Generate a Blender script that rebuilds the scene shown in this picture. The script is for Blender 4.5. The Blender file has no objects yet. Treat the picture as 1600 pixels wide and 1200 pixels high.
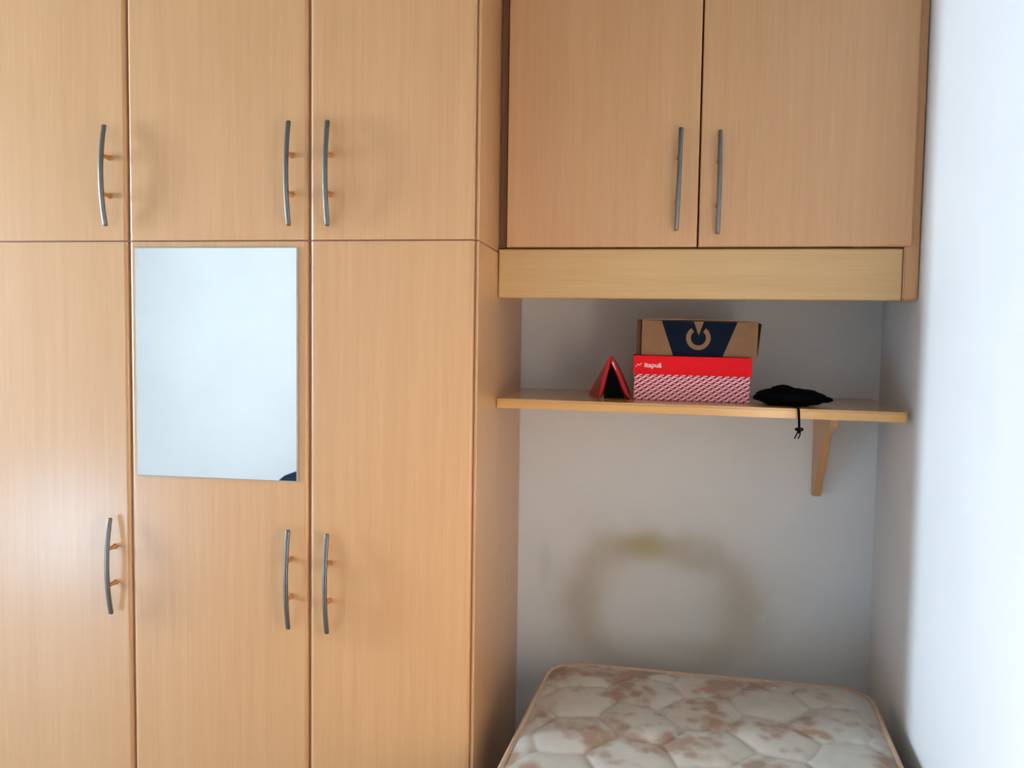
import bpy, bmesh, math, random
from mathutils import Vector, Matrix, noise
random.seed(7)
SC = bpy.context.scene
COL = SC.collection

# ------------------------------------------------------------------ camera
CAM_LOC = Vector((0.3179, -1.65, 1.45))
YAW, PITCH, ROLL, F_PX = 0.1476, 0.0570, 0.0144, 1264.6
fwd = Vector((-math.sin(YAW) * math.cos(PITCH), math.cos(YAW) * math.cos(PITCH), -math.sin(PITCH)))
rgt = Vector((math.cos(YAW), math.sin(YAW), 0))
up = rgt.cross(fwd)
r2 = math.cos(ROLL) * rgt + math.sin(ROLL) * up
u2 = -math.sin(ROLL) * rgt + math.cos(ROLL) * up
cam_data = bpy.data.cameras.new('camera')
cam_data.sensor_width = 36.0
cam_data.lens = 36.0 * F_PX / 1600.0
cam_data.clip_start = 0.02
cam = bpy.data.objects.new('camera', cam_data)
COL.objects.link(cam)
M = Matrix((r2, u2, -fwd)).transposed().to_4x4()
M.translation = CAM_LOC
cam.matrix_world = M
SC.camera = cam

# ------------------------------------------------------------------ world, daylight, exposure
world = bpy.data.worlds.new('overcast_sky')
SC.world = world
world.use_nodes = True
wb = world.node_tree.nodes['Background']
wb.inputs['Color'].default_value = (0.62, 0.78, 1.0, 1)
wb.inputs['Strength'].default_value = 1.0

# window opening in the left wall
WX = -3.2                      # inner face of the left wall
WY0, WY1 = -0.80, -0.36        # opening along the wall
WZ0, WZ1 = 1.02, 2.27
sky_l = bpy.data.lights.new('window_daylight', 'AREA')
sky_l.shape = 'RECTANGLE'
sky_l.size = WZ1 - WZ0
sky_l.size_y = WY1 - WY0
sky_l.energy = 134.0
DAY = (0.64, 0.83, 1.0)
sky_l.color = DAY
sky_l.spread = math.radians(150)
sky_o = bpy.data.objects.new('window_daylight', sky_l)
COL.objects.link(sky_o)
sky_o.location = (WX - 0.13, (WY0 + WY1) / 2, (WZ0 + WZ1) / 2)
sky_o.rotation_euler = (0, -math.pi / 2, 0)   # faces +X into the room

# low sun through the same window, landing on the right wall beyond the picture's edge
sun_l = bpy.data.lights.new('low_sun', 'SUN')
sun_l.energy = 37.0
sun_l.color = (1.0, 0.81, 0.60)
sun_l.angle = math.radians(0.6)
sun_o = bpy.data.objects.new('low_sun', sun_l)
COL.objects.link(sun_o)
sun_o.location = (WX - 1.5, -0.2, 1.4)
sun_o.rotation_euler = Vector((4.05, -0.27, -0.80)).to_track_quat('-Z', 'Y').to_euler()

# light added for the wardrobe-door glare, in an invented shuttered door behind the camera
GX0, GX1, GZ0, GZ1 = -3.16, -2.42, 0.06, 0.62
YR = -2.40
gap_l = bpy.data.lights.new('added_glare_light', 'AREA')
gap_l.shape = 'RECTANGLE'
gap_l.size = GX1 - GX0
gap_l.size_y = GZ1 - GZ0
gap_l.energy = 36.0
gap_l.color = (0.42, 0.70, 1.0)
gap_o = bpy.data.objects.new('added_glare_light', gap_l)
COL.objects.link(gap_o)
gap_o.location = ((GX0 + GX1) / 2, YR - 0.095, (GZ0 + GZ1) / 2)
gap_o.rotation_euler = (math.pi / 2, 0, 0)    # faces +Y into the room

vs = SC.view_settings
vs.view_transform = 'Standard'
vs.look = 'None'
vs.exposure = 0.0
vs.gamma = 1.0
vs.use_curve_mapping = False

# ------------------------------------------------------------------ material helpers
def new_mat(name):
    m = bpy.data.materials.new(name)
    m.use_nodes = True
    nt = m.node_tree
    return m, nt, nt.nodes['Principled BSDF']

def N(nt, kind, **kw):
    n = nt.nodes.new(kind)
    for k, v in kw.items():
        setattr(n, k, v)
    return n

def L(nt, a, b):
    nt.links.new(a, b)

def math_n(nt, op, a, b=None, clamp=False):
    n = N(nt, 'ShaderNodeMath', operation=op)
    n.use_clamp = clamp
    for i, v in enumerate((a, b)):
        if v is None:
            continue
        if isinstance(v, (int, float)):
            n.inputs[i].default_value = v
        else:
            L(nt, v, n.inputs[i])
    return n.outputs[0]

def mix_col(nt, fac, a, b):
    n = N(nt, 'ShaderNodeMix', data_type='RGBA')
    for sock, v in ((n.inputs[0], fac), (n.inputs[6], a), (n.inputs[7], b)):
        if isinstance(v, (int, float)):
            sock.default_value = v
        elif isinstance(v, tuple):
            sock.default_value = v if len(v) == 4 else (*v, 1)
        else:
            L(nt, v, sock)
    return n.outputs[2]

def ramp(nt, fac, stops):
    n = N(nt, 'ShaderNodeValToRGB')
    el = n.color_ramp.elements
    el[0].position, el[1].position = stops[0][0], stops[-1][0]
    el[0].color, el[1].color = (*stops[0][1], 1), (*stops[-1][1], 1)
    for p, c in stops[1:-1]:
        e = el.new(p)
        e.color = (*c, 1)
    L(nt, fac, n.inputs[0])
    return n.outputs[0]

def plain(name, col, rough=0.5, metal=0.0, noise_amt=0.06, scale=40.0, bump=0.0, coord='Object'):
    m, nt, b = new_mat(name)
    tc = N(nt, 'ShaderNodeTexCoord')
    nz = N(nt, 'ShaderNodeTexNoise')
    nz.inputs['Scale'].default_value = scale
    nz.inputs['Detail'].default_value = 3
    L(nt, tc.outputs[coord], nz.inputs['Vector'])
    dark = tuple(c * (1 - noise_amt) for c in col)
    lite = tuple(min(1, c * (1 + noise_amt)) for c in col)
    L(nt, ramp(nt, nz.outputs['Fac'], [(0.3, dark), (0.7, lite)]), b.inputs['Base Color'])
    b.inputs['Roughness'].default_value = rough
    b.inputs['Metallic'].default_value = metal
    if bump:
        bp = N(nt, 'ShaderNodeBump')
        bp.inputs['Strength'].default_value = bump
        bp.inputs['Distance'].default_value = 0.002
        L(nt, nz.outputs['Fac'], bp.inputs['Height'])
        L(nt, bp.outputs[0], b.inputs['Normal'])
    return m

def wood(name, axis, c_lo, c_hi, rough=0.45):
    m, nt, b = new_mat(name)
    tc = N(nt, 'ShaderNodeTexCoord')
    oi = N(nt, 'ShaderNodeObjectInfo')
    off = math_n(nt, 'MULTIPLY', oi.outputs['Random'], 37.0)
    add = N(nt, 'ShaderNodeVectorMath', operation='ADD')
    L(nt, tc.outputs['Object'], add.inputs[0])
    L(nt, off, add.inputs[1])
    def streak(across, along, detail):
        mp = N(nt, 'ShaderNodeMapping')
        s = [across] * 3
        s[axis] = along
        mp.inputs['Scale'].default_value = s
        L(nt, add.outputs[0], mp.inputs['Vector'])
        nz = N(nt, 'ShaderNodeTexNoise')
        nz.inputs['Scale'].default_value = 1.0
        nz.inputs['Detail'].default_value = detail
        L(nt, mp.outputs[0], nz.inputs['Vector'])
        return nz.outputs['Fac']
    fine = streak(330.0, 7.0, 4)
    mid = streak(70.0, 1.6, 3)
    wide = streak(9.0, 0.5, 2)
    f = math_n(nt, 'ADD', math_n(nt, 'MULTIPLY', fine, 0.40), math_n(nt, 'MULTIPLY', mid, 0.34))
    f = math_n(nt, 'ADD', f, math_n(nt, 'MULTIPLY', wide, 0.26))
    L(nt, ramp(nt, f, [(0.25, c_lo), (0.75, c_hi)]), b.inputs['Base Color'])
    b.inputs['Roughness'].default_value = rough
    b.inputs['Specular IOR Level'].default_value = 0.5
    b.inputs['Coat Weight'].default_value = 0.6
    b.inputs['Coat Roughness'].default_value = 0.24
    bp = N(nt, 'ShaderNodeBump')
    bp.inputs['Strength'].default_value = 0.05
    bp.inputs['Distance'].default_value = 0.0005
    L(nt, fine, bp.inputs['Height'])
    L(nt, bp.outputs[0], b.inputs['Normal'])
    return m

WOOD_LO, WOOD_HI = (0.585, 0.280, 0.108), (0.700, 0.375, 0.165)
WOOD_V = wood('beech_laminate_upright', 2, WOOD_LO, WOOD_HI)
WOOD_H = wood('beech_laminate_lengthwise', 0, (0.57, 0.31, 0.105), (0.69, 0.42, 0.165))
WOOD_SHELF = wood('beech_shelf_board', 0, (0.66, 0.325, 0.085), (0.78, 0.42, 0.130), rough=0.22)
WOOD_Y = wood('beech_laminate_depth', 1, WOOD_LO, WOOD_HI)
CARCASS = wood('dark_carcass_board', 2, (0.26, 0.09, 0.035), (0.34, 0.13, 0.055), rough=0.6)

def wall_paint(name, stain=False):
    m, nt, b = new_mat(name)
    tc = N(nt, 'ShaderNodeTexCoord')
    nz = N(nt, 'ShaderNodeTexNoise')
    nz.inputs['Scale'].default_value = 3.0
    nz.inputs['Detail'].default_value = 5
    L(nt, tc.outputs['Object'], nz.inputs['Vector'])
    col = ramp(nt, nz.outputs['Fac'], [(0.3, (0.80, 0.795, 0.79)), (0.7, (0.84, 0.835, 0.83))])
    if stain:
        sep = N(nt, 'ShaderNodeSeparateXYZ')
        L(nt, tc.outputs['Object'], sep.inputs[0])
        n2 = N(nt, 'ShaderNodeTexNoise')
        n2.inputs['Scale'].default_value = 6.0
        n2.inputs['Detail'].default_value = 4
        L(nt, tc.outputs['Object'], n2.inputs['Vector'])
        wob = math_n(nt, 'MULTIPLY', math_n(nt, 'SUBTRACT', n2.outputs['Fac'], 0.5), 0.55)
        def radius(cx, cz, rx, rz):
            dx = math_n(nt, 'DIVIDE', math_n(nt, 'SUBTRACT', sep.outputs[0], cx), rx)
            dz = math_n(nt, 'DIVIDE', math_n(nt, 'SUBTRACT', sep.outputs[2], cz), rz)
            d2 = math_n(nt, 'ADD', math_n(nt, 'MULTIPLY', dx, dx), math_n(nt, 'MULTIPLY', dz, dz))
            return math_n(nt, 'ADD', math_n(nt, 'SQRT', d2), wob)
        def bell(r, c, w):
            t = math_n(nt, 'DIVIDE', math_n(nt, 'SUBTRACT', r, c), w)
            return math_n(nt, 'POWER', 2.718, math_n(nt, 'MULTIPLY', math_n(nt, 'MULTIPLY', t, t), -1.0))
        rr = radius(0.415, 0.680, 0.235, 0.190)
        patch = N(nt, 'ShaderNodeTexNoise')
        patch.inputs['Scale'].default_value = 4.0
        patch.inputs['Detail'].default_value = 3
        L(nt, tc.outputs['Object'], patch.inputs['Vector'])
        pf = math_n(nt, 'ADD', math_n(nt, 'MULTIPLY', patch.outputs['Fac'], 1.3), 0.25)
        band = math_n(nt, 'MULTIPLY', math_n(nt, 'MULTIPLY', bell(rr, 0.98, 0.27), 0.36), pf)
        disc = math_n(nt, 'MULTIPLY', bell(rr, 0.0, 1.15), 0.24)
        halo = math_n(nt, 'MULTIPLY', bell(rr, 1.2, 0.5), 0.10)
        col = mix_col(nt, math_n(nt, 'ADD', halo, math_n(nt, 'ADD', band, disc), clamp=True), col, (0.45, 0.37, 0.25))
        lft = math_n(nt, 'MULTIPLY', bell(radius(0.185, 0.66, 0.060, 0.130), 0.0, 0.9), 0.36)
        col = mix_col(nt, lft, col, (0.43, 0.34, 0.24))
        rgtp = math_n(nt, 'MULTIPLY', bell(radius(0.600, 0.675, 0.085, 0.120), 0.0, 0.9), 0.28)
        col = mix_col(nt, rgtp, col, (0.42, 0.36, 0.24))
        top = math_n(nt, 'MULTIPLY', bell(radius(0.345, 0.868, 0.105, 0.036), 0.0, 0.9), 0.62)
        col = mix_col(nt, top, col, (0.44, 0.35, 0.17))
        yel = math_n(nt, 'MULTIPLY', bell(radius(0.375, 0.862, 0.045, 0.040), 0.0, 0.8), 0.45)
        col = mix_col(nt, yel, col, (0.47, 0.42, 0.14))
        top2 = math_n(nt, 'MULTIPLY', bell(radius(0.490, 0.820, 0.065, 0.030), 0.0, 0.9), 0.30)
        col = mix_col(nt, top2, col, (0.43, 0.35, 0.25))
        drop = math_n(nt, 'MULTIPLY', bell(radius(0.080, 0.80, 0.022, 0.085), 0.0, 0.8), 0.20)
        col = mix_col(nt, drop, col, (0.45, 0.36, 0.26))
        low = math_n(nt, 'MULTIPLY', bell(radius(0.52, 0.575, 0.22, 0.035), 0.0, 0.9), 0.26)
        col = mix_col(nt, low, col, (0.42, 0.37, 0.22))
    L(nt, col, b.inputs['Base Color'])
    b.inputs['Roughness'].default_value = 0.75
    b.inputs['Specular IOR Level'].default_value = 0.25
    bp = N(nt, 'ShaderNodeBump')
    bp.inputs['Strength'].default_value = 0.08
    bp.inputs['Distance'].default_value = 0.002
    nf = N(nt, 'ShaderNodeTexNoise')
    nf.inputs['Scale'].default_value = 60
    L(nt, tc.outputs['Object'], nf.inputs['Vector'])
    L(nt, nf.outputs['Fac'], bp.inputs['Height'])
    L(nt, bp.outputs[0], b.inputs['Normal'])
    return m

PAINT = wall_paint('white_wall_paint')
PAINT_STAIN = wall_paint('white_wall_paint_with_damp_ring', True)
FLOOR_M = plain('beige_floor_tiles', (0.46, 0.40, 0.33), 0.4, 0, 0.05, 3.0)
FRAME_M = plain('white_window_frame', (0.78, 0.79, 0.80), 0.4)
STEEL = plain('brushed_steel', (0.20, 0.185, 0.17), 0.36, 1.0, 0.05, 120)
COPPER = plain('copper_brown_post', (0.55, 0.27, 0.10), 0.35, 0.35, 0.08, 80)
BLACK_CLOTH = plain('black_cloth', (0.003, 0.003, 0.0035), 0.95, 0, 0.3, 200, 0.2)
BLACK_CLOTH.node_tree.nodes['Principled BSDF'].inputs['Specular IOR Level'].default_value = 0.05
BLACK_LINING = plain('black_lining', (0.003, 0.003, 0.003), 0.9)
BLACK_LINING.node_tree.nodes['Principled BSDF'].inputs['Specular IOR Level'].default_value = 0.05
RED_LEATHER = plain('glossy_red_leatherette', (0.50, 0.006, 0.013), 0.33, 0, 0.12, 90, 0.05)
RED_LEATHER.node_tree.nodes['Principled BSDF'].inputs['Specular IOR Level'].default_value = 0.3
RED_CARD = plain('red_card', (0.90, 0.006, 0.014), 0.6, 0, 0.04, 60)
RED_CARD.node_tree.nodes['Principled BSDF'].inputs['Specular IOR Level'].default_value = 0.15
WHITE_PRINT_GLINT = plain('white_print_glint', (0.88, 0.82, 0.82), 0.5)
KRAFT = plain('kraft_cardboard', (0.30, 0.152, 0.075), 0.8, 0, 0.07, 30)
KRAFT.node_tree.nodes['Principled BSDF'].inputs['Specular IOR Level'].default_value = 0.15
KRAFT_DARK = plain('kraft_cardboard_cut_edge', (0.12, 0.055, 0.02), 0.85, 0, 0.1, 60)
DARK_FLAP = plain('dark_brown_flap', (0.014, 0.007, 0.004), 0.9, 0, 0.1, 60)  # near-black brown, much darker than the rest of the box
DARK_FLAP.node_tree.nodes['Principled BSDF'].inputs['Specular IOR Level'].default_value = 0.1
NAVY_PRINT = plain('navy_print', (0.0025, 0.008, 0.021), 0.7)
NAVY_PRINT.node_tree.nodes['Principled BSDF'].inputs['Specular IOR Level'].default_value = 0.12
NAVY_CLOTH = plain('navy_upholstery', (0.012, 0.022, 0.06), 0.85, 0, 0.2, 150, 0.1)
DARK_PLASTIC = plain('dark_plastic', (0.02, 0.02, 0.022), 0.45)
BASE_CLOTH = plain('bed_base_fabric', (0.16, 0.11, 0.08), 0.85, 0, 0.15, 100)
PIPING_M = plain('beige_piping', (0.52, 0.36, 0.25), 0.7, 0, 0.08, 80)
MIRROR_EDGE = plain('ground_glass_edge', (0.42, 0.47, 0.47), 0.25)

def mirror_mat():
    m, nt, b = new_mat('mirror_silver')
    tc = N(nt, 'ShaderNodeTexCoord')
    nz = N(nt, 'ShaderNodeTexNoise')
    nz.inputs['Scale'].default_value = 2.0
    L(nt, tc.outputs['Object'], nz.inputs['Vector'])
    L(nt, ramp(nt, nz.outputs['Fac'], [(0.3, (0.90, 0.93, 0.93)), (0.7, (0.93, 0.95, 0.95))]), b.inputs['Base Color'])
    b.inputs['Metallic'].default_value = 1.0
    b.inputs['Roughness'].default_value = 0.015
    return m
MIRROR_M = mirror_mat()

def glass_mat():
    m, nt, b = new_mat('window_glass')
    tr = N(nt, 'ShaderNodeBsdfTransparent')
    gl = N(nt, 'ShaderNodeBsdfGlossy')
    gl.inputs['Roughness'].default_value = 0.02
    mx = N(nt, 'ShaderNodeMixShader')
    mx.inputs[0].default_value = 0.05
    L(nt, tr.outputs[0], mx.inputs[1])
    L(nt, gl.outputs[0], mx.inputs[2])
    L(nt, mx.outputs[0], nt.nodes['Material Output'].inputs['Surface'])
    return m
GLASS_M = glass_mat()

def braid_mat():
    """white squiggle print on crimson card"""
    m, nt, b = new_mat('braided_squiggle_print')
    tc = N(nt, 'ShaderNodeTexCoord')
    sep = N(nt, 'ShaderNodeSeparateXYZ')
    L(nt, tc.outputs['Object'], sep.inputs[0])
    px, pz = 0.0172, 0.0072
    u = math_n(nt, 'DIVIDE', math_n(nt, 'ADD', sep.outputs[0], sep.outputs[1]), px)
    v = math_n(nt, 'DIVIDE', sep.outputs[2], pz)
    ph = math_n(nt, 'ADD', u, math_n(nt, 'MULTIPLY', v, 0.36))
    sw = math_n(nt, 'SINE', math_n(nt, 'MULTIPLY', ph, 2 * math.pi))
    w = math_n(nt, 'SINE', math_n(nt, 'MULTIPLY', math_n(nt, 'ADD', v, math_n(nt, 'MULTIPLY', sw, 0.30)), 2 * math.pi))
    gap = math_n(nt, 'SINE', math_n(nt, 'MULTIPLY', math_n(nt, 'SUBTRACT', math_n(nt, 'MULTIPLY', u, 1.0), math_n(nt, 'MULTIPLY', v, 0.62)), 2 * math.pi))
    s = math_n(nt, 'ADD', w, math_n(nt, 'MULTIPLY', gap, 0.55))
    f = math_n(nt, 'MULTIPLY', math_n(nt, 'SUBTRACT', s, 0.12), 5.0)
    f = math_n(nt, 'ADD', f, 0.5, clamp=True)
    L(nt, mix_col(nt, f, (0.92, 0.64, 0.64), (0.48, 0.006, 0.026)), b.inputs['Base Color'])
    b.inputs['Roughness'].default_value = 0.6
    b.inputs['Specular IOR Level'].default_value = 0.15
    return m
BRAID_M = braid_mat()

def floral_mat():
    m, nt, b = new_mat('cream_floral_ticking')
    tc = N(nt, 'ShaderNodeTexCoord')
    mp = N(nt, 'ShaderNodeMapping')
    L(nt, tc.outputs['Object'], mp.inputs['Vector'])
    big = N(nt, 'ShaderNodeTexNoise')
    big.inputs['Scale'].default_value = 6.5
    big.inputs['Detail'].default_value = 1.5
    L(nt, mp.outputs[0], big.inputs['Vector'])
    pet = N(nt, 'ShaderNodeTexVoronoi')
    pet.inputs['Scale'].default_value = 27.0
    L(nt, mp.outputs[0], pet.inputs['Vector'])
    fine = N(nt, 'ShaderNodeTexNoise')
    fine.inputs['Scale'].default_value = 38.0
    fine.inputs['Detail'].default_value = 3
    L(nt, mp.outputs[0], fine.inputs['Vector'])
    a = math_n(nt, 'MULTIPLY', math_n(nt, 'SUBTRACT', big.outputs['Fac'], 0.485), 6.5)
    a = math_n(nt, 'ADD', a, math_n(nt, 'MULTIPLY', math_n(nt, 'SUBTRACT', 0.42, pet.outputs['Distance']), 1.3))
    a = math_n(nt, 'ADD', a, math_n(nt, 'MULTIPLY', math_n(nt, 'SUBTRACT', fine.outputs['Fac'], 0.5), 2.2), clamp=True)
    hue = N(nt, 'ShaderNodeTexNoise')
    hue.inputs['Scale'].default_value = 11.0
    L(nt, mp.outputs[0], hue.inputs['Vector'])
    flower = ramp(nt, hue.outputs['Fac'], [(0.35, (0.27, 0.13, 0.04)), (0.5, (0.29, 0.115, 0.06)), (0.68, (0.19, 0.115, 0.055))])
    base = ramp(nt, fine.outputs['Fac'], [(0.3, (0.48, 0.44, 0.375)), (0.7, (0.53, 0.49, 0.42))])
    L(nt, mix_col(nt, math_n(nt, 'MULTIPLY', a, 0.72), base, flower), b.inputs['Base Color'])
    b.inputs['Roughness'].default_value = 0.7
    b.inputs['Sheen Weight'].default_value = 0.1
    wv = N(nt, 'ShaderNodeTexNoise')
    wv.inputs['Scale'].default_value = 500
    L(nt, mp.outputs[0], wv.inputs['Vector'])
    bp = N(nt, 'ShaderNodeBump')
    bp.inputs['Strength'].default_value = 0.1
    bp.inputs['Distance'].default_value = 0.001
    L(nt, wv.outputs['Fac'], bp.inputs['Height'])
    L(nt, bp.outputs[0], b.inputs['Normal'])
    return m
FLORAL_M = floral_mat()

# ------------------------------------------------------------------ mesh helpers
def box(bm, x0, x1, y0, y1, z0, z1, bev=0.0, seg=2, edges='all'):
    """axis box; bevel all edges or only those along one axis ('x','y','z'), or front vertical ('fz')"""
    vs_ = [bm.verts.new((x, y, z)) for x in (x0, x1) for y in (y0, y1) for z in (z0, z1)]
    idx = [(0, 1, 3, 2), (4, 6, 7, 5), (0, 4, 5, 1), (2, 3, 7, 6), (0, 2, 6, 4), (1, 5, 7, 3)]
    fs = [bm.faces.new([vs_[i] for i in f]) for f in idx]
    bmesh.ops.recalc_face_normals(bm, faces=fs)
    if bev > 0:
        es = set(e for f in fs for e in f.edges)
        def along(e):
            d = e.verts[1].co - e.verts[0].co
            return max(range(3), key=lambda i: abs(d[i]))
        def front(e):
            return all(abs(v.co.y - y0) < 1e-7 for v in e.verts)
        if edges in ('x', 'y', 'z'):
            es = [e for e in es if along(e) == 'xyz'.index(edges)]
        elif edges == 'front':
            es = [e for e in es if front(e)]
        bmesh.ops.bevel(bm, geom=list(es), offset=bev, segments=seg, profile=0.5, affect='EDGES')

def prism(bm, pts, axis, a0, a1):
    """extrude a 2-D outline along an axis (0: pts are (y,z); 1: (x,z); 2: (x,y))"""
    def P(p, a):
        if axis == 0: return (a, p[0], p[1])
        if axis == 1: return (p[0], a, p[1])
        return (p[0], p[1], a)
    A = [bm.verts.new(P(p, a0)) for p in pts]
    B = [bm.verts.new(P(p, a1)) for p in pts]
    fs = [bm.faces.new(A), bm.faces.new(B[::-1])]
    n = len(pts)
    for i in range(n):
        fs.append(bm.faces.new((A[i], A[(i + 1) % n], B[(i + 1) % n], B[i])))
    bmesh.ops.recalc_face_normals(bm, faces=fs)
    return fs

def tube(bm, pts, rad, seg=8, closed=False, rx=None):
    """round (or elliptic: rad across, rx second radius) tube along points"""
    pts = [Vector(p) for p in pts]
    n = len(pts)
    rings = []
    ref = None
    for i, p in enumerate(pts):
        if closed:
            t = (pts[(i + 1) % n] - pts[i - 1]).normalized()
        else:
            t = (pts[min(i + 1, n - 1)] - pts[max(i - 1, 0)]).normalized()
        if ref is None:
            ref = Vector((1, 0, 0)) if abs(t.x) < 0.8 else Vector((0, 0, 1))
        a = (ref - t * ref.dot(t)).normalized()
        ref = a
        b_ = t.cross(a)
        r = rad[i] if isinstance(rad, (list, tuple)) else rad
        rb = r if rx is None else rx * (r / (rad[0] if isinstance(rad, (list, tuple)) else rad))
        rings.append([bm.verts.new(p + a * math.cos(2 * math.pi * k / seg) * r + b_ * math.sin(2 * math.pi * k / seg) * rb) for k in range(seg)])
    m = n if closed else n - 1
    fs = []
    for i in range(m):
        A, B = rings[i], rings[(i + 1) % n]
        for k in range(seg):
            fs.append(bm.faces.new((A[k], A[(k + 1) % seg], B[(k + 1) % seg], B[k])))
    if not closed:
        fs.append(bm.faces.new(rings[0]))
        fs.append(bm.faces.new(rings[-1][::-1]))
    bmesh.ops.recalc_face_normals(bm, faces=fs)

def lathe_y(bm, cx, cz, prof, seg=14):
    """solid of revolution about a Y axis: prof = [(y, r)...]"""
    rings = [[bm.verts.new((cx + r * math.cos(2 * math.pi * k / seg), y, cz + r * math.sin(2 * math.pi * k / seg))) for k in range(seg)] for y, r in prof]
    fs = []
    for A, B in zip(rings, rings[1:]):
        for k in range(seg):
            fs.append(bm.faces.new((A[k], A[(k + 1) % seg], B[(k + 1) % seg], B[k])))
    fs.append(bm.faces.new(rings[0]))
    fs.append(bm.faces.new(rings[-1]))
    bmesh.ops.recalc_face_normals(bm, faces=fs)

def obj(name, bm, mat, parent=None, origin=(0, 0, 0), smooth=True, world_origin=None):
    """link one mesh object; vertices are given in the parent's space, origin sets the pivot"""
    o3 = Vector(origin)
    for v in bm.verts:
        v.co -= o3
    me = bpy.data.meshes.new(name)
    bm.to_mesh(me)
    bm.free()
    me.materials.append(mat)
    if smooth:
        for p in me.polygons:
            p.use_smooth = True
        me.set_sharp_from_angle(angle=math.radians(40))
    o = bpy.data.objects.new(name, me)
    COL.objects.link(o)
    o.location = o3
    if parent:
        o.parent = parent
    if smooth:
        w = o.modifiers.new('weighted_normals', 'WEIGHTED_NORMAL')
        w.keep_sharp = True
    return o

def B():
    return bmesh.new()

def mk(name, mat, parent, fn, origin=(0, 0, 0), smooth=True):
    bm = B()
    fn(bm)
    return obj(name, bm, mat, parent, origin, smooth)

def thing(name, label, cat, loc=(0, 0, 0), group=None):
    o = bpy.data.objects.new(name, None)
    o.empty_display_size = 0.1
    COL.objects.link(o)
    o.location = loc
    o['label'] = label
    o['category'] = cat
    if group:
        o['group'] = group
    return o

def structure(o, label, cat):
    o['kind'] = 'structure'
    o['label'] = label
    o['category'] = cat
    return o

# ------------------------------------------------------------------ room shell
YB = 0.6623              # back wall of the niche
ZC = 2.62
def wall_x(y):           # right wall is a little out of square
    return 0.9318 + 0.1144 * (y - 0.232)

structure(mk('floor', FLOOR_M, None, lambda bm: box(bm, WX - 0.14, 1.15, YR - 0.1, YB + 0.1, -0.1, 0.0)), 'beige tiled floor of the bedroom', 'floor')
CEIL_M = plain('beige_ceiling_paint', (0.36, 0.325, 0.28), 0.8, 0, 0.03, 4.0)
structure(mk('ceiling', CEIL_M, None, lambda bm: box(bm, WX - 0.14, 1.15, YR - 0.1, YB + 0.1, ZC, ZC + 0.1)), 'beige painted ceiling of the bedroom', 'ceiling')
structure(mk('wall_back', PAINT_STAIN, None, lambda bm: box(bm, WX - 0.14, 1.15, YB, YB + 0.1, 0, ZC)), 'white niche wall with a yellowish damp ring above the mattress', 'wall')
DZ1 = 2.10
def front_wall(bm):
    y0, y1 = YR - 0.1, YR
    box(bm, WX - 0.14, GX0, y0, y1, 0, ZC)
    box(bm, GX1, 1.15, y0, y1, 0, ZC)
    box(bm, GX0, GX1, y0, y1, DZ1, ZC)
structure(mk('wall_front', PAINT, None, front_wall, smooth=False), 'bright white wall reflected in the door mirror', 'wall')
structure(mk('wall_right', PAINT, None, lambda bm: prism(bm, [(wall_x(YR), YR), (1.15, YR), (1.15, YB), (wall_x(YB), YB)], 2, 0, ZC)), 'bright daylit white wall at the right', 'wall')

def left_wall(bm):
    x0, x1 = WX - 0.14, WX
    box(bm, x0, x1, YR, WY0, 0, ZC)
    box(bm, x0, x1, WY1, YB, 0, ZC)
    box(bm, x0, x1, WY0, WY1, 0, WZ0)
    box(bm, x0, x1, WY0, WY1, WZ1, ZC)
structure(mk('wall_left', PAINT, None, left_wall, smooth=False), 'white wall with the window opening', 'wall')

win = bpy.data.objects.new('window_1', None)
COL.objects.link(win)
win.location = (WX - 0.07, (WY0 + WY1) / 2, WZ0)
structure(win, 'white framed window that lets the daylight in', 'window')
hw, hh = (WY1 - WY0) / 2, WZ1 - WZ0
def win_frame(bm):
    t = 0.03
    box(bm, -0.025, 0.025, -hw, -hw + t, 0, hh, 0.003, 1)
    box(bm, -0.025, 0.025, hw - t, hw, 0, hh, 0.003, 1)
    box(bm, -0.025, 0.025, -hw + t, hw - t, 0, t, 0.003, 1)
    box(bm, -0.025, 0.025, -hw + t, hw - t, hh - t, hh, 0.003, 1)
mk('window_frame', FRAME_M, win, win_frame)
mk('pane', GLASS_M, win, lambda bm: box(bm, -0.003, 0.003, -hw + 0.03, hw - 0.03, 0.03, hh - 0.03), smooth=False)
mk('window_sill', FRAME_M, win, lambda bm: box(bm, 0.03, 0.11, -hw - 0.04, hw + 0.04, -0.035, -0.003, 0.005, 2))

door = bpy.data.objects.new('added_door', None)  # unseen door, added so its bright gap glares on the wardrobe
COL.objects.link(door)
door.location = ((GX0 + GX1) / 2, YR - 0.05, 0.0)
structure(door, 'unseen shuttered door added for the glare on the wardrobe', 'door')
dw = (GX1 - GX0) / 2
def door_frame(bm):
    box(bm, -dw, -dw + 0.02, -0.03, 0.03, 0.06, DZ1)
    box(bm, dw - 0.02, dw, -0.03, 0.03, 0.06, DZ1)
    box(bm, -dw, dw, -0.03, 0.03, 0.0, 0.06)
mk('door_frame', FRAME_M, door, door_frame, smooth=False)
mk('pane', GLASS_M, door, lambda bm: box(bm, -dw + 0.02, dw - 0.02, 0.0, 0.005, GZ0, GZ1), smooth=False)
nsl = 25
slh = (DZ1 - GZ1) / nsl
for k in range(nsl):
    z = GZ1 + k * slh
    mk('shutter_slat', FRAME_M, door, lambda bm: box(bm, -dw + 0.02, dw - 0.02, -0.008, 0.008, z + 0.001, z + slh - 0.001, 0.003, 1), (0, 0, z))

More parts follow.
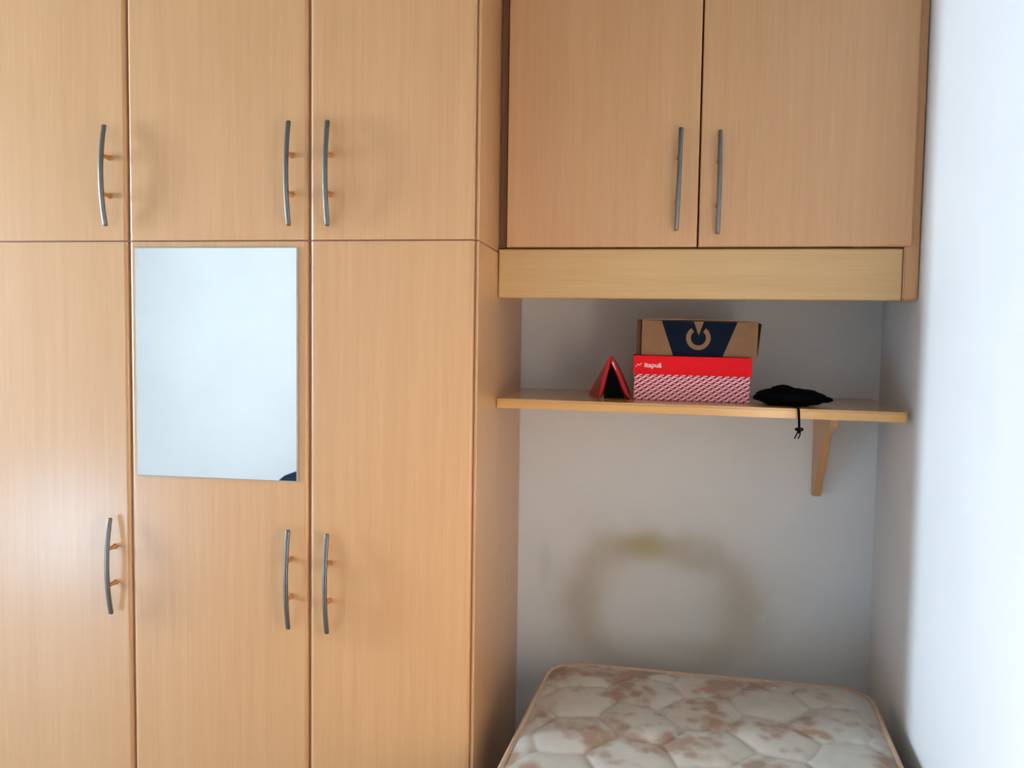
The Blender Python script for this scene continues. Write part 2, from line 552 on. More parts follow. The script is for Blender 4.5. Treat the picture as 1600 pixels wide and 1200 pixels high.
# ------------------------------------------------------------------ bar handle
def add_handle(door, x, zc, length, spacing, tilt=0.0):
    """x, zc in the door's space; door front face is y = 0, handle stands out to -y"""
    pts, n = [], 24
    for i in range(n + 1):
        t = math.sin((-0.5 + i / n) * math.pi)
        pts.append((x + tilt * t * length / 2, -0.030 + 0.0135 * t * t, zc + t * length / 2))
    bm = B()
    # flat-backed bar with rounded ends
    secs = []
    for i, p in enumerate(pts):
        t = math.sin((-0.5 + i / n) * math.pi)
        end = min(1.0, (1 - abs(t)) * 30 + 0.62)
        end = 1.0 if abs(t) < 0.99 else end
        w, d = 0.0050 * end, 0.0042 * end
        ring = []
        for k in range(12):
            a = 2 * math.pi * k / 12
            ca, sa = math.cos(a), math.sin(a)
            e = 0.7
            ring.append(bm.verts.new((p[0] + w * math.copysign(abs(ca) ** e, ca), p[1] + d * math.copysign(abs(sa) ** e, sa), p[2])))
        secs.append(ring)
    fs = []
    for A, C in zip(secs, secs[1:]):
        for k in range(12):
            fs.append(bm.faces.new((A[k], A[(k + 1) % 12], C[(k + 1) % 12], C[k])))
    fs.append(bm.faces.new(secs[0]))
    fs.append(bm.faces.new(secs[-1]))
    bmesh.ops.recalc_face_normals(bm, faces=fs)
    h = obj('handle_bar', bm, STEEL, door, (x, 0, zc))
    h['label'] = 'bowed brushed steel bar handle'
    for s in (-1, 1):
        zz = zc + s * spacing / 2
        xx = x + tilt * s * spacing / 2
        t = s * spacing / length
        yb = -0.030 + 0.0135 * t * t + 0.002
        st = mk('handle_post', COPPER, door, lambda bm: lathe_y(bm, xx, zz, [(0.0, 0.0062), (-0.002, 0.0062), (-0.004, 0.0050), (-0.012, 0.0046), (yb, 0.0046)]), (xx, 0, zz))
    return h

# ------------------------------------------------------------------ wardrobe
W = thing('wardrobe', 'tall beech wardrobe with six flat doors, one carrying a mirror', 'wardrobe', (-0.605, 0.33, 0.0))
WO = Vector(W.location)
def wpart(name, mat, fn, origin):
    """fn in world space"""
    bm = B()
    fn(bm)
    for v in bm.verts:
        v.co -= WO
    return obj(name, bm, mat, W, Vector(origin) - WO)

XL, X1, X2 = -1.212, -0.7857, -0.3677
ZG, ZTOP, ZBOT = 1.6499, 2.42, 0.09
DT = 0.020
def side_right(z0, z1):
    def f(bm):
        box(bm, -0.0062, 0.0, 0.003, YB - 0.004, z0, z1, 0.0022, 2)
        box(bm, -0.020, -0.0062, DT + 0.002, YB - 0.004, z0, z1)
        box(bm, -0.0090, -0.0062, 0.0085, DT + 0.002, z0, z1)
    return f
wpart('side_panel', WOOD_V, side_right(0.0, ZG - 0.0008), (0, 0.3, 0.8))
wpart('side_panel', WOOD_V, side_right(ZG + 0.0008, ZTOP + 0.02), (0, 0.3, 2.0))
wpart('side_panel', WOOD_V, lambda bm: box(bm, XL - 0.018, XL, 0.003, YB - 0.004, 0.0, ZTOP + 0.02, 0.002, 2), (XL, 0.3, 1.2))
wpart('top_panel', WOOD_Y, lambda bm: box(bm, XL, -0.020, DT + 0.004, YB - 0.004, ZTOP, ZTOP + 0.02), (-0.6, 0.3, ZTOP))
wpart('bottom_panel', CARCASS, lambda bm: box(bm, XL, -0.020, DT + 0.004, YB - 0.004, ZBOT - 0.02, ZBOT), (-0.6, 0.3, ZBOT))
wpart('plinth', WOOD_H, lambda bm: box(bm, XL, -0.020, 0.06, 0.08, 0.0, ZBOT - 0.02), (-0.6, 0.06, 0))
wpart('back_panel', CARCASS, lambda bm: box(bm, XL, -0.020, YB - 0.012, YB - 0.004, ZBOT, ZTOP), (-0.6, YB, 1.2))
def divider(bm):
    box(bm, XL, -0.020, DT + 0.001, YB - 0.012, ZG - 0.02, ZG + 0.02)
    box(bm, XL + 0.002, -0.010, 0.0035, DT + 0.001, ZG - 0.0013, ZG + 0.0013)
wpart('divider_board', CARCASS, divider, (-0.6, 0.3, ZG))
for xv in (X1, X2):
    def upright(bm):
        box(bm, xv - 0.009, xv + 0.009, DT + 0.001, YB - 0.012, ZBOT, ZTOP)
        box(bm, xv - 0.0022, xv + 0.0022, 0.0075, DT + 0.001, ZBOT, ZTOP)
    wpart('upright_board', CARCASS, upright, (xv, 0.3, 1.2))

def wardrobe_door(x0, x1, z0, z1, label, hx, hz, hl=0.218):
    bm = B()
    box(bm, 0, x1 - x0, 0, DT, 0, z1 - z0, 0.0015, 1, 'x')
    # rounded front upright edges
    bm.free()
    bm = B()
    r, sg = 0.0085, 5
    wdt = x1 - x0
    pts = [(0, DT)]
    for k in range(sg + 1):
        a = math.pi - (math.pi / 2) * k / sg
        pts.append((r + r * math.cos(a), r - r * math.sin(a)))
    for k in range(sg + 1):
        a = math.pi / 2 - (math.pi / 2) * k / sg
        pts.append((wdt - r + r * math.cos(a), r - r * math.sin(a)))
    pts.append((wdt, DT))
    prism(bm, pts, 2, 0, z1 - z0)
    o = obj('door', bm, WOOD_V, W)
    o.location = Vector((x0, 0, z0)) - WO
    o['label'] = label
    add_handle(o, hx - x0, hz - z0, hl, 0.082)
    return o
g = 0.0026
c1 = (XL + 0.002, X1 - g)
c2 = (X1 + g, X2 - g)
c3 = (X2 + g, -0.0095)
zu = (ZG + 0.0016, ZTOP)
zl = (ZBOT, ZG - 0.0016)
wardrobe_door(*c1, *zu, 'upper left flat beech door', -0.828, 1.790)
wardrobe_door(*c2, *zu, 'upper middle flat beech door above the mirror', -0.406, 1.788)
wardrobe_door(*c3, *zu, 'upper right flat beech door', -0.3205, 1.787)
wardrobe_door(*c1, *zl, 'tall lower left beech door', -0.827, 0.927)
wardrobe_door(*c2, *zl, 'tall lower middle beech door carrying the mirror', -0.408, 0.921)
wardrobe_door(*c3, *zl, 'tall lower right beech door', -0.3205, 0.917)

# mirror fixed on the middle door (glass stuck on with a thin ground edge)
MR = thing('door_mirror', 'frameless rectangular mirror stuck on the lower middle wardrobe door', 'mirror', (-0.580, -0.0005, 1.1325))
def mirror_body(bm):
    box(bm, -0.1880, 0.1880, -0.0040, 0.0, 0.0, 0.5035, 0.0012, 1, 'front')
mk('glass_edge', MIRROR_EDGE, MR, mirror_body, smooth=False)
mk('mirror_glass', MIRROR_M, MR, lambda bm: box(bm, -0.1860, 0.1860, -0.0045, -0.0038, 0.002, 0.5015), smooth=False)

# ------------------------------------------------------------------ overhead cabinet
YU = 0.232
U = thing('overhead_cabinet', 'two-door beech cupboard hung over the bed niche', 'cabinet', (0.466, 0.45, 1.5434))
UO = Vector(U.location)
def upart(name, mat, fn, origin):
    bm = B()
    fn(bm)
    for v in bm.verts:
        v.co -= UO
    return obj(name, bm, mat, U, Vector(origin) - UO)
XUR = 0.9308
ZUB, ZAP = 1.6590, 1.5434
def right_panel(bm):
    r = 0.010
    pts = [(YB - 0.003, ZAP), (YB - 0.003, ZTOP), (YU + 0.004, ZTOP)]
    for k in range(6):
        a = math.pi + (math.pi / 2) * k / 5
        pts.append((YU + 0.004 + r + r * math.cos(a), ZAP + r + r * math.sin(a)))
    pts[0] = (YU + 0.045, ZAP)
    pts.insert(0, (YU + 0.045, ZUB - 0.02))
    pts.insert(0, (YB - 0.003, ZUB - 0.02))
    prism(bm, pts, 0, 0.8985, XUR)
    es = [e for e in bm.edges if all(v.co.y < YU + 0.016 for v in e.verts) and abs(e.verts[0].co.x - e.verts[1].co.x) < 1e-6]
    bmesh.ops.bevel(bm, geom=es, offset=0.003, segments=2, affect='EDGES')
upart('side_panel', WOOD_V, right_panel, (0.9, 0.4, 1.6))
upart('side_panel', CARCASS, lambda bm: box(bm, 0.001, 0.016, YU + 0.022, YB - 0.003, ZUB + 0.002, ZTOP), (0.01, 0.4, 1.8))
upart('bottom_panel', WOOD_H, lambda bm: box(bm, 0.001, 0.8985, YU + 0.026, YB - 0.003, ZUB - 0.036, ZUB - 0.018), (0.45, 0.4, ZAP))
upart('top_panel', CARCASS, lambda bm: box(bm, 0.016, 0.8985, YU + 0.022, YB - 0.003, ZTOP - 0.018, ZTOP), (0.45, 0.4, ZTOP))
upart('back_panel', CARCASS, lambda bm: box(bm, 0.016, 0.8985, YB - 0.010, YB - 0.003, ZUB - 0.016, ZTOP - 0.018), (0.45, 0.6, 2.0))
upart('inner_shelf', CARCASS, lambda bm: box(bm, 0.016, 0.8985, YU + 0.022, YB - 0.010, ZUB - 0.016, ZUB + 0.002), (0.45, 0.4, ZUB))
upart('apron_board', WOOD_H, lambda bm: box(bm, 0.0012, 0.8970, YU + 0.004, YU + 0.024, ZAP, ZUB - 0.0015, 0.004, 3), (0.45, YU, ZAP))

def upper_door(x0, x1, label, hx, hz, tilt):
    wdt, hgt, r, sg = x1 - x0, ZTOP - ZUB, 0.005, 4
    bm = B()
    box(bm, 0, wdt, 0, DT, 0, hgt, 0.0035, 3, 'front')
    o = obj('door', bm, WOOD_V, U)
    o.location = Vector((x0, YU - 0.008, ZUB + 0.0015)) - UO
    o['label'] = label
    add_handle(o, hx - x0, hz - ZUB - 0.0015, 0.227, 0.098, tilt)
    return o
upper_door(0.0215, 0.4545, 'left flat door of the overhead cupboard', 0.4100, 1.808, 0.022)
upper_door(0.4580, 0.9105, 'right flat door of the overhead cupboard', 0.4975, 1.800, 0.0)

# ------------------------------------------------------------------ shelf with bracket
S = thing('wall_shelf', 'beech wall shelf with one tapered bracket under the overhead cupboard', 'shelf', (0.46, 0.45, 1.29))
SO = Vector(S.location)
SHELF_T = 0.0225
def shelf_top(x):
    return 1.3065 - 0.0085 * (x / 0.92)
def shelf_board(bm):
    xl, xr_f, xr_b = 0.0012, 0.9190, 0.9640
    vsx = []
    for (x, y) in ((xl, YU), (xr_f, YU), (xr_b, YB - 0.001), (xl, YB - 0.001)):
        vsx.append((x, y))
    T = [bm.verts.new((x, y, shelf_top(x))) for x, y in vsx]
    D = [bm.verts.new((x, y, shelf_top(x) - SHELF_T)) for x, y in vsx]
    fs = [bm.faces.new(T), bm.faces.new(D[::-1])]
    for i in range(4):
        fs.append(bm.faces.new((T[i], D[i], D[(i + 1) % 4], T[(i + 1) % 4])))
    bmesh.ops.recalc_face_normals(bm, faces=fs)
    es = [e for e in bm.edges if all(v.co.y < YU + 1e-6 for v in e.verts)]
    bmesh.ops.bevel(bm, geom=es, offset=0.005, segments=4, affect='EDGES')
    for v in bm.verts:
        v.co -= SO
bm = B(); shelf_board(bm); obj('shelf_board', bm, WOOD_SHELF, S)
def bracket(bm):
    zt = shelf_top(0.82) - SHELF_T - 0.0003
    yb = YB - 0.001
    prof = [(yb, zt), (yb, zt - 0.245), (yb - 0.028, zt - 0.245), (yb - 0.036, zt - 0.240),
            (yb - 0.050, zt - 0.200), (yb - 0.078, zt - 0.160), (yb - 0.095, zt - 0.120), (yb - 0.112, zt - 0.085),
            (yb - 0.132, zt - 0.062), (yb - 0.160, zt - 0.052), (yb - 0.180, zt - 0.040), (yb - 0.186, zt - 0.022), (yb - 0.186, zt)]
    prism(bm, prof, 0, 0.8125, 0.8325)
    es = [e for e in bm.edges if abs(e.verts[0].co.x - e.verts[1].co.x) < 1e-6 and all(v.co.y < yb - 0.01 for v in e.verts)]
    bmesh.ops.bevel(bm, geom=es, offset=0.0018, segments=2, affect='EDGES')
    for v in bm.verts:
        v.co -= SO
bm = B(); bracket(bm); obj('bracket', bm, WOOD_V, S)

# ------------------------------------------------------------------ shoe box with printed body and red lid
BX0, BX1, BY0, BY1 = 0.3195, 0.5985, 0.340, 0.520
bz = shelf_top(BX1) + 0.0004
tiltb = math.atan(0.0085 / 0.92)
SB = thing('shoe_box', 'red shoe box with white squiggle print and plain red lid', 'box', (BX0, BY0, shelf_top(BX0) + 0.0006))
SB.rotation_euler = (0, tiltb, 0)
bw, bd = BX1 - BX0, BY1 - BY0
lid_z0, box_h = 0.0625, 0.1080
mk('box_body', BRAID_M, SB, lambda bm: box(bm, 0.0025, bw - 0.0025, 0.0025, bd - 0.0025, 0, box_h - 0.003, 0.0008, 1), smooth=False)
def lid(bm):
    t = 0.0015
    box(bm, 0, bw, 0, bd, box_h - t, box_h, 0.0005, 1)
    box(bm, 0, bw, 0, t, lid_z0, box_h - t)
    box(bm, 0, bw, bd - t, bd, lid_z0, box_h - t)
    box(bm, 0, t, t, bd - t, lid_z0, box_h - t)
    box(bm, bw - t, bw, t, bd - t, lid_z0, box_h - t)
LID = mk('lid', RED_CARD, SB, lid, smooth=False)
# lettering on the lid front
fc = bpy.data.curves.new('lettering', 'FONT')
fc.body = 'itapu\u00e3'
fc.size = 0.0165
fc.extrude = 0.00015
fc.offset = 0.0002
fo = bpy.data.objects.new('lettering', fc)
COL.objects.link(fo)
dg = bpy.context.evaluated_depsgraph_get()
me = bpy.data.meshes.new_from_object(fo.evaluated_get(dg))
bpy.data.objects.remove(fo)
me.materials.clear()
me.materials.append(WHITE_PRINT_GLINT)
xs = [v.co.x for v in me.vertices]
sx = 0.0405 / (max(xs) - min(xs))
for v in me.vertices:
    v.co = Vector(((v.co.x - min(xs)) * sx, -v.co.z, v.co.y))
lo = bpy.data.objects.new('lettering', me)
COL.objects.link(lo)
lo.parent = LID
lo.location = (0.0265, -0.0003, 0.0800)
lo['label'] = 'white brand lettering on the lid'
def emblem(bm):
    for (xa, za, xb, zb, wd) in ((0.0045, 0.0808, 0.0085, 0.0832, 0.0011), (0.0065, 0.0870, 0.0175, 0.0838, 0.0016), (0.0150, 0.0868, 0.0200, 0.0892, 0.0011)):
        d = Vector((xb - xa, 0, zb - za)).normalized()
        n = Vector((-d.z, 0, d.x))
        mid = (Vector((xa, 0, za)) + Vector((xb, 0, zb))) / 2
        a, b_ = Vector((xa, 0, za)), Vector((xb, 0, zb))
        out = [a, mid - n * wd, b_, mid + n * wd]
        prism(bm, [(p.x, p.z) for p in out], 1, -0.0005, -0.0001)
mk('emblem', WHITE_PRINT_GLINT, LID, emblem, smooth=False)

# ------------------------------------------------------------------ cardboard box standing on the shoe box
KX0, KX1, KY0, KY1, KZ0 = 0.3380, 0.6120, 0.352, 0.500, SB.location.z + box_h + 0.0006
KB = thing('cardboard_box', 'brown cardboard box with navy trapezoid and ring symbol on top of shoe box', 'box', (KX0, KY0, KZ0))
KB.rotation_euler = (0, tiltb, 0)
kw, kd, kh = KX1 - KX0, KY1 - KY0, 0.0850
def kbody(bm):
    box(bm, 0, kw, 0, kd, 0, kh, 0.0012, 2)
mk('box_body', KRAFT, KB, kbody)
mk('top_flap', KRAFT, KB, lambda bm: prism(bm, [(0.001, kh), (kw * 0.35, kh + 0.0022), (kw * 0.7, kh + 0.0018), (kw - 0.001, kh - 0.0005), (kw - 0.001, kh + 0.0016), (kw * 0.7, kh + 0.0042), (kw * 0.35, kh + 0.0046), (0.001, kh + 0.0022)], 1, 0.001, kd - 0.004))
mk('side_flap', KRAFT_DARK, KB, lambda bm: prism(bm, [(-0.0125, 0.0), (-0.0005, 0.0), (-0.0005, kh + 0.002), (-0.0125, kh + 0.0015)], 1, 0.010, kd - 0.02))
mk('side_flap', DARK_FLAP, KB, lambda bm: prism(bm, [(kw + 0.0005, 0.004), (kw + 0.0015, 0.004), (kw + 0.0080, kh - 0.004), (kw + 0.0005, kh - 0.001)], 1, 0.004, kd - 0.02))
tz0, tz1 = 0.0003, kh - 0.0008
def navy(bm):
    # trapezoid with the V notch left open
    cx = 0.1345
    prism(bm, [(0.0470, tz1), (0.0765, tz0), (0.1935, tz0), (0.2255, tz1), (cx + 0.0125, tz1), (cx + 0.001, 0.0505), (cx - 0.0115, tz1)], 1, -0.0004, -0.00005)
NV = mk('printed_panel', NAVY_PRINT, KB, navy, smooth=False)
NV['label'] = 'navy printed trapezoid'
def ring(bm):
    cx, cz, ro, ri = 0.1350, 0.0445, 0.0290, 0.0180
    a0, a1, n = math.radians(90 + 36), math.radians(90 + 324), 40
    outer = [(cx + ro * math.cos(a0 + (a1 - a0) * i / n), cz + ro * math.sin(a0 + (a1 - a0) * i / n)) for i in range(n + 1)]
    inner = [(cx + ri * math.cos(a0 + (a1 - a0) * i / n), cz + ri * math.sin(a0 + (a1 - a0) * i / n)) for i in range(n + 1)]
    for i in range(n):
        prism(bm, [outer[i], outer[i + 1], inner[i + 1], inner[i]], 1, -0.0008, -0.0004)
RG = mk('ring_symbol', KRAFT, NV, ring, smooth=False)
RG['label'] = 'open kraft-coloured ring symbol'

# ------------------------------------------------------------------ folded red case standing like a tent
RC = thing('glasses_case', 'glossy red folded case standing like a tent beside the shoe box', 'case', (0.2640, 0.352, shelf_top(0.2640) + 0.0004))
dep = 0.120
def leaf(bm, tf, tb, bb, bf, th):
    """padded leaf: outer corners top-front, top-back, bottom-back, bottom-front; th = thickness to the inside (+x or -x)"""
    n = 10
    O, I = [], []
    for j in range(n + 1):
        v = j / n
        ro, ri = [], []
        for i in range(n + 1):
            u = i / n
            p = Vector(tf).lerp(Vector(tb), u).lerp(Vector(bf).lerp(Vector(bb), u), v)
            e = (4 * v * (1 - v)) ** 0.5 * (0.35 + 0.65 * (4 * u * (1 - u)) ** 0.5)
            edge = min(1.0, 6 * min(v, (1 - v) * 4) + 0.35) * min(1.0, 6 * min(u, 1 - u) + 0.45)
            s_ = -math.copysign(1, th)
            ro.append(bm.verts.new((p.x + s_ * 0.0055 * e, p.y, p.z)))
            ri.append(bm.verts.new((p.x + th * edge, p.y, p.z)))
        O.append(ro)
        I.append(ri)
    for j in range(n):
        for i in range(n):
            bm.faces.new((O[j][i], O[j][i + 1], O[j + 1][i + 1], O[j + 1][i]))
            bm.faces.new((I[j][i], I[j + 1][i], I[j + 1][i + 1], I[j][i + 1]))
    for k in range(n):
        bm.faces.new((O[0][k], I[0][k], I[0][k + 1], O[0][k + 1]))
        bm.faces.new((O[n][k], O[n][k + 1], I[n][k + 1], I[n][k]))
        bm.faces.new((O[k][0], O[k + 1][0], I[k + 1][0], I[k][0]))
        bm.faces.new((O[k][n], I[k][n], I[k + 1][n], O[k + 1][n]))
    bmesh.ops.recalc_face_normals(bm, faces=bm.faces[:])
mk('cover_panel', RED_LEATHER, RC, lambda bm: leaf(bm, (-0.0045, 0, 0.1000), (-0.0050, dep, 0.0960), (-0.0580, dep, 0.0008), (-0.0270, 0, 0.0008), 0.0135))
mk('cover_panel', RED_LEATHER, RC, lambda bm: leaf(bm, (0.0060, 0, 0.1000), (0.0065, dep, 0.0960), (0.0500, dep, 0.0008), (0.0500, 0, 0.0008), -0.0165))
mk('lining', BLACK_LINING, RC, lambda bm: prism(bm, [(0.0005, 0.0965), (-0.0150, 0.0015), (0.0350, 0.0015)], 1, 0.004, dep - 0.01), smooth=False)
mk('fold_strip', RED_LEATHER, RC, lambda bm: tube(bm, [(0.0006, 0.001, 0.0990), (0.0006, dep * 0.5, 0.0985), (0.0006, dep - 0.001, 0.0955)], 0.0050, 8))
mk('painted_glint', WHITE_PRINT_GLINT, RC, lambda bm: prism(bm, [(0.0025, 0.0900), (0.0060, 0.0900), (0.0150, 0.0690), (0.0120, 0.0720)], 1, -0.0012, 0.0090), smooth=False)  # highlight on the red case, modelled as a white sliver

# ------------------------------------------------------------------ black drawstring pouch with hanging cord
PX = 0.6880
BP = thing('drawstring_pouch', 'crumpled black cloth pouch with a knotted cord over the shelf edge', 'pouch', (PX, 0.335, shelf_top(PX) + 0.0003))
def blob(bm, cx, cy, cz, rx, ry, rz, amp, seed, flat=None, sub=4):
    r = bmesh.ops.create_icosphere(bm, subdivisions=sub, radius=1.0)
    for v in r['verts']:
        d = v.co.normalized()
        k = 1 + amp * noise.noise(d * 2.2 + Vector((seed, 0, 0))) + amp * 0.5 * noise.noise(d * 5.0 + Vector((0, seed, 0)))
        z = cz + d.z * rz * k
        if flat is not None:
            z = max(z, flat)
        v.co = (cx + math.copysign(abs(d.x) ** 0.72, d.x) * rx * k, cy + d.y * ry * k, z)
    bmesh.ops.recalc_face_normals(bm, faces=bm.faces[:])
mk('cloth_body', BLACK_CLOTH, BP, lambda bm: blob(bm, -0.001, 0.005, 0.0185, 0.081, 0.066, 0.0205, 0.12, 3.1, 0.0))
mk('gathered_neck', BLACK_CLOTH, BP, lambda bm: blob(bm, -0.016, 0.006, 0.030, 0.030, 0.036, 0.0170, 0.10, 8.4, 0.004, 3))
mk('cloth_tip', BLACK_CLOTH, BP, lambda bm: blob(bm, 0.076, -0.002, 0.015, 0.020, 0.020, 0.007, 0.15, 5.0, 0.003, 3))
fy = YU - 0.335 - 0.0042
cord = [(-0.004, -0.050, 0.014), (-0.003, -0.075, 0.0065), (-0.002, -0.095, 0.0040), (-0.0015, fy - 0.0005, 0.0010), (-0.0010, fy - 0.0032, -0.006), (0.0, fy - 0.0036, -0.020), (0.001, fy - 0.0036, -0.044)]
mk('cord', BLACK_CLOTH, BP, lambda bm: tube(bm, cord, 0.0028, 8))
def knot(bm):
    pts = []
    for i in range(36):
        t = 2 * math.pi * i / 36
        pts.append((0.0005 + 0.0036 * (math.sin(t) + 1.3 * math.sin(2 * t)), fy - 0.0055 + 0.0030 * -math.sin(3 * t), -0.0470 + 0.0026 * (math.cos(t) - 1.4 * math.cos(2 * t))))
    tube(bm, pts, 0.0021, 6, True)
mk('knot', BLACK_CLOTH, BP, knot)
mk('cord_end', BLACK_CLOTH, BP, lambda bm: tube(bm, [(0.000, fy - 0.0045, -0.046), (-0.004, fy - 0.0045, -0.056), (-0.0085, fy - 0.004, -0.0665)], 0.0014, 6))
mk('cord_end', BLACK_CLOTH, BP, lambda bm: tube(bm, [(0.002, fy - 0.0045, -0.046), (0.0035, fy - 0.0045, -0.056), (-0.0005, fy - 0.004, -0.0670)], 0.0014, 6))

# ------------------------------------------------------------------ mattress and bed base
MW, ML, MT = 0.772, 1.88, 0.19
MTH = math.radians(5.5)
Z_TOP = 0.603
MA = thing('mattress', 'quilted cream mattress with brown floral print and beige piping', 'mattress', (0.128, 0.440, Z_TOP))
MA.rotation_euler = (0, -math.radians(1.2), -MTH)
def round_rect(x, y, rad):
    """map a point of the rectangle [0,MW]x[-ML,0] onto the rounded rectangle"""
    cx, cy = min(max(x, rad), MW - rad), min(max(y, -ML + rad), -rad)
    dx, dy = x - cx, y - cy
    if dx and dy:
        m_ = max(abs(dx), abs(dy))
        l_ = math.hypot(dx, dy)
        return cx + dx / l_ * m_, cy + dy / l_ * m_
    return x, y
def hex_edge(x, y, s):
    """distance to the border of flat-topped hexagon cells of circumradius s"""
    best = []
    q, r = (2 / 3 * x) / s, (-1 / 3 * x + math.sqrt(3) / 3 * y) / s
    q0, r0 = round(q), round(r)
    for dq in (-1, 0, 1):
        for dr in (-1, 0, 1):
            a, b_ = q0 + dq, r0 + dr
            hx, hy = s * 1.5 * a, s * math.sqrt(3) * (b_ + a / 2)
            best.append(math.hypot(x - hx, y - hy))
    best.sort()
    return (best[1] - best[0]) / 2
NX, NY = 150, 260
ys = [-(i / NY) ** 1.35 * ML for i in range(NY + 1)]
def mattress_top(bm):
    grid = []
    for j in range(NY + 1):
        row = []
        for i in range(NX + 1):
            x0, y0 = MW * i / NX, ys[j]
            x, y = round_rect(x0, y0, 0.075)
            e = min(x0, MW - x0, -y0, ML + y0)
            wx = x + 0.010 * math.sin(y * 21.0)
            wy = y + 0.010 * math.sin(x * 24.0)
            d = hex_edge(wx + 0.03, wy - 0.02, 0.094)
            puff = 0.0075 * (1 - math.exp(-(d / 0.020) ** 1.3)) - 0.0032 * math.exp(-(d / 0.0035) ** 2)
            edge = max(0.0, 1 - e / 0.055)
            z = puff * (1 - edge) - 0.010 * edge * edge
            z += 0.004 * noise.noise(Vector((x * 5, y * 5, 0)))*(1-edge)
            row.append(bm.verts.new((x, y, z)))
        grid.append(row)
    for j in range(NY):
        for i in range(NX):
            bm.faces.new((grid[j][i], grid[j + 1][i], grid[j + 1][i + 1], grid[j][i + 1]))
    bmesh.ops.recalc_face_normals(bm, faces=bm.faces[:])
    if bm.faces[0].normal.z < 0:
        bmesh.ops.reverse_faces(bm, faces=bm.faces[:])
def outline(inset, z, n_c=10, rad=0.075):
    pts = []
    x0, x1, y0, y1 = inset, MW - inset, -ML + inset, -inset
    for (cx, cy, a0) in ((x1 - rad, y1 - rad, 0), (x0 + rad, y1 - rad, 90), (x0 + rad, y0 + rad, 180), (x1 - rad, y0 + rad, 270)):
        for k in range(n_c + 1):
            a = math.radians(a0 + 90 * k / n_c)
            pts.append((cx + rad * math.cos(a), cy + rad * math.sin(a), z))
    return pts
bm = B(); mattress_top(bm)
mt_o = obj('quilted_top', bm, FLORAL_M, MA)
mt_o.modifiers.clear()
for p in mt_o.data.polygons:
    p.use_smooth = True
mt_o.data.set_sharp_from_angle(angle=math.radians(180))
def mattress_side(bm):
    levels = [(0.002, -0.0105), (-0.006, -0.04), (-0.008, -MT / 2), (-0.006, -MT + 0.03), (0.002, -MT)]
    loops = [[bm.verts.new(p) for p in outline(i_, z_)] for i_, z_ in levels]
    n = len(loops[0])
    for A, C in zip(loops, loops[1:]):
        for k in range(n):
            bm.faces.new((A[k], C[k], C[(k + 1) % n], A[(k + 1) % n]))
    bm.faces.new(loops[-1])
    bmesh.ops.recalc_face_normals(bm, faces=bm.faces[:])
mk('side_border', FLORAL_M, MA, mattress_side)
mk('piping', PIPING_M, MA, lambda bm: tube(bm, outline(0.0, -0.0085), 0.0058, 8, True))
mk('piping', PIPING_M, MA, lambda bm: tube(bm, outline(0.0, -MT + 0.004), 0.0058, 8, True))

BB = thing('bed_base', 'low brown bed base hidden beneath the floral mattress', 'bed base', (0.128, 0.440, 0.0))
BB.rotation_euler = (0, 0, -MTH)
mk('base_box', BASE_CLOTH, BB, lambda bm: box(bm, 0.02, MW - 0.03, -ML + 0.02, -0.02, 0.14, Z_TOP - MT - 0.003, 0.012, 3))
for x in (0.08, MW - 0.09):
    for y in (-0.10, -ML + 0.10):
        mk('leg', DARK_PLASTIC, BB, lambda bm: tube(bm, [(x, y, 0.0), (x, y, 0.01), (x, y, 0.14)], [0.018, 0.021, 0.027], 12), (x, y, 0))

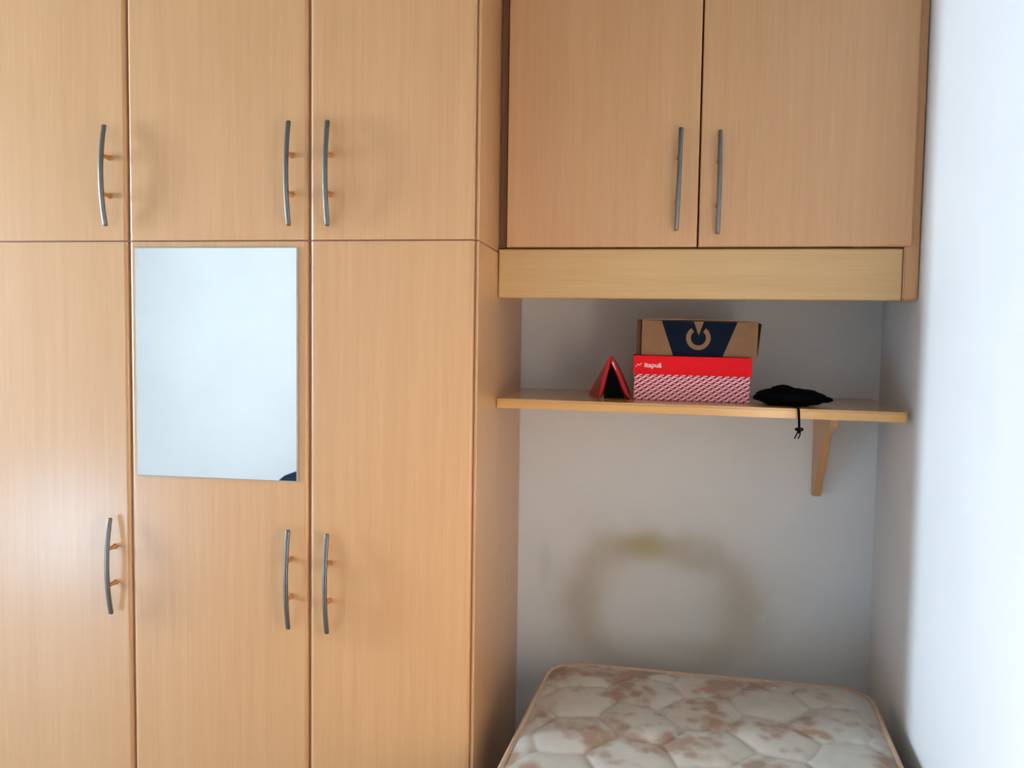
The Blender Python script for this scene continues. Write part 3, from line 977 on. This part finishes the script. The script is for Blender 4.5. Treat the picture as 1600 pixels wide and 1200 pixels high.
# ------------------------------------------------------------------ chair that only the mirror shows
CH = thing('office_chair', 'dark navy round-topped chair seen only in the mirror corner', 'chair', (-1.250, -1.93, 0.0))
CH.rotation_euler = (0, 0, math.radians(8))
def back_shell(bm):
    nu, nv = 16, 12
    def surf(u, v, off):
        wv = 0.225 * (0.80 + 0.20 * v)
        if v > 0.55:
            t = (v - 0.55) / 0.45
            wv *= math.sqrt(max(0.0, 1 - (t * 0.94) ** 2.6))
        x = u * wv
        y = -0.20 + 0.045 * u * u + off * (1 - 0.5 * u * u) - 0.05 * v
        return (x, y, 0.46 + v * 0.318)
    F = [[bm.verts.new(surf(-1 + 2 * i / nu, j / nv, 0.028)) for i in range(nu + 1)] for j in range(nv + 1)]
    K = [[bm.verts.new(surf(-1 + 2 * i / nu, j / nv, -0.022)) for i in range(nu + 1)] for j in range(nv + 1)]
    for j in range(nv):
        for i in range(nu):
            bm.faces.new((F[j][i], F[j][i + 1], F[j + 1][i + 1], F[j + 1][i]))
            bm.faces.new((K[j][i], K[j + 1][i], K[j + 1][i + 1], K[j][i + 1]))
    for j in range(nv):
        bm.faces.new((F[j][0], F[j + 1][0], K[j + 1][0], K[j][0]))
        bm.faces.new((F[j][nu], K[j][nu], K[j + 1][nu], F[j + 1][nu]))
    for i in range(nu):
        bm.faces.new((F[0][i], K[0][i], K[0][i + 1], F[0][i + 1]))
        bm.faces.new((F[nv][i], F[nv][i + 1], K[nv][i + 1], K[nv][i]))
    bmesh.ops.recalc_face_normals(bm, faces=bm.faces[:])
mk('backrest', NAVY_CLOTH, CH, back_shell)
mk('seat', NAVY_CLOTH, CH, lambda bm: box(bm, -0.22, 0.22, -0.20, 0.22, 0.40, 0.46, 0.022, 4))
mk('back_support', DARK_PLASTIC, CH, lambda bm: tube(bm, [(0, 0.0, 0.392), (0, -0.20, 0.385), (0, -0.262, 0.42), (0, -0.262, 0.55)], 0.016, 10))
mk('column', DARK_PLASTIC, CH, lambda bm: tube(bm, [(0, 0, 0.09), (0, 0, 0.25), (0, 0, 0.26), (0, 0, 0.40)], [0.028, 0.028, 0.018, 0.018], 14))
for k in range(5):
    a = 2 * math.pi * k / 5 + 0.3
    ca, sa = math.cos(a), math.sin(a)
    mk('base_arm', DARK_PLASTIC, CH, lambda bm: tube(bm, [(0.02 * ca, 0.02 * sa, 0.105), (0.15 * ca, 0.15 * sa, 0.09), (0.27 * ca, 0.27 * sa, 0.062)], [0.02, 0.017, 0.013], 8))
    cx, cy = 0.265 * ca, 0.265 * sa
    mk('caster', DARK_PLASTIC, CH, lambda bm: lathe_y(bm, cx, 0.026, [(cy - 0.018, 0.022), (cy - 0.014, 0.026), (cy + 0.014, 0.026), (cy + 0.018, 0.022)]))
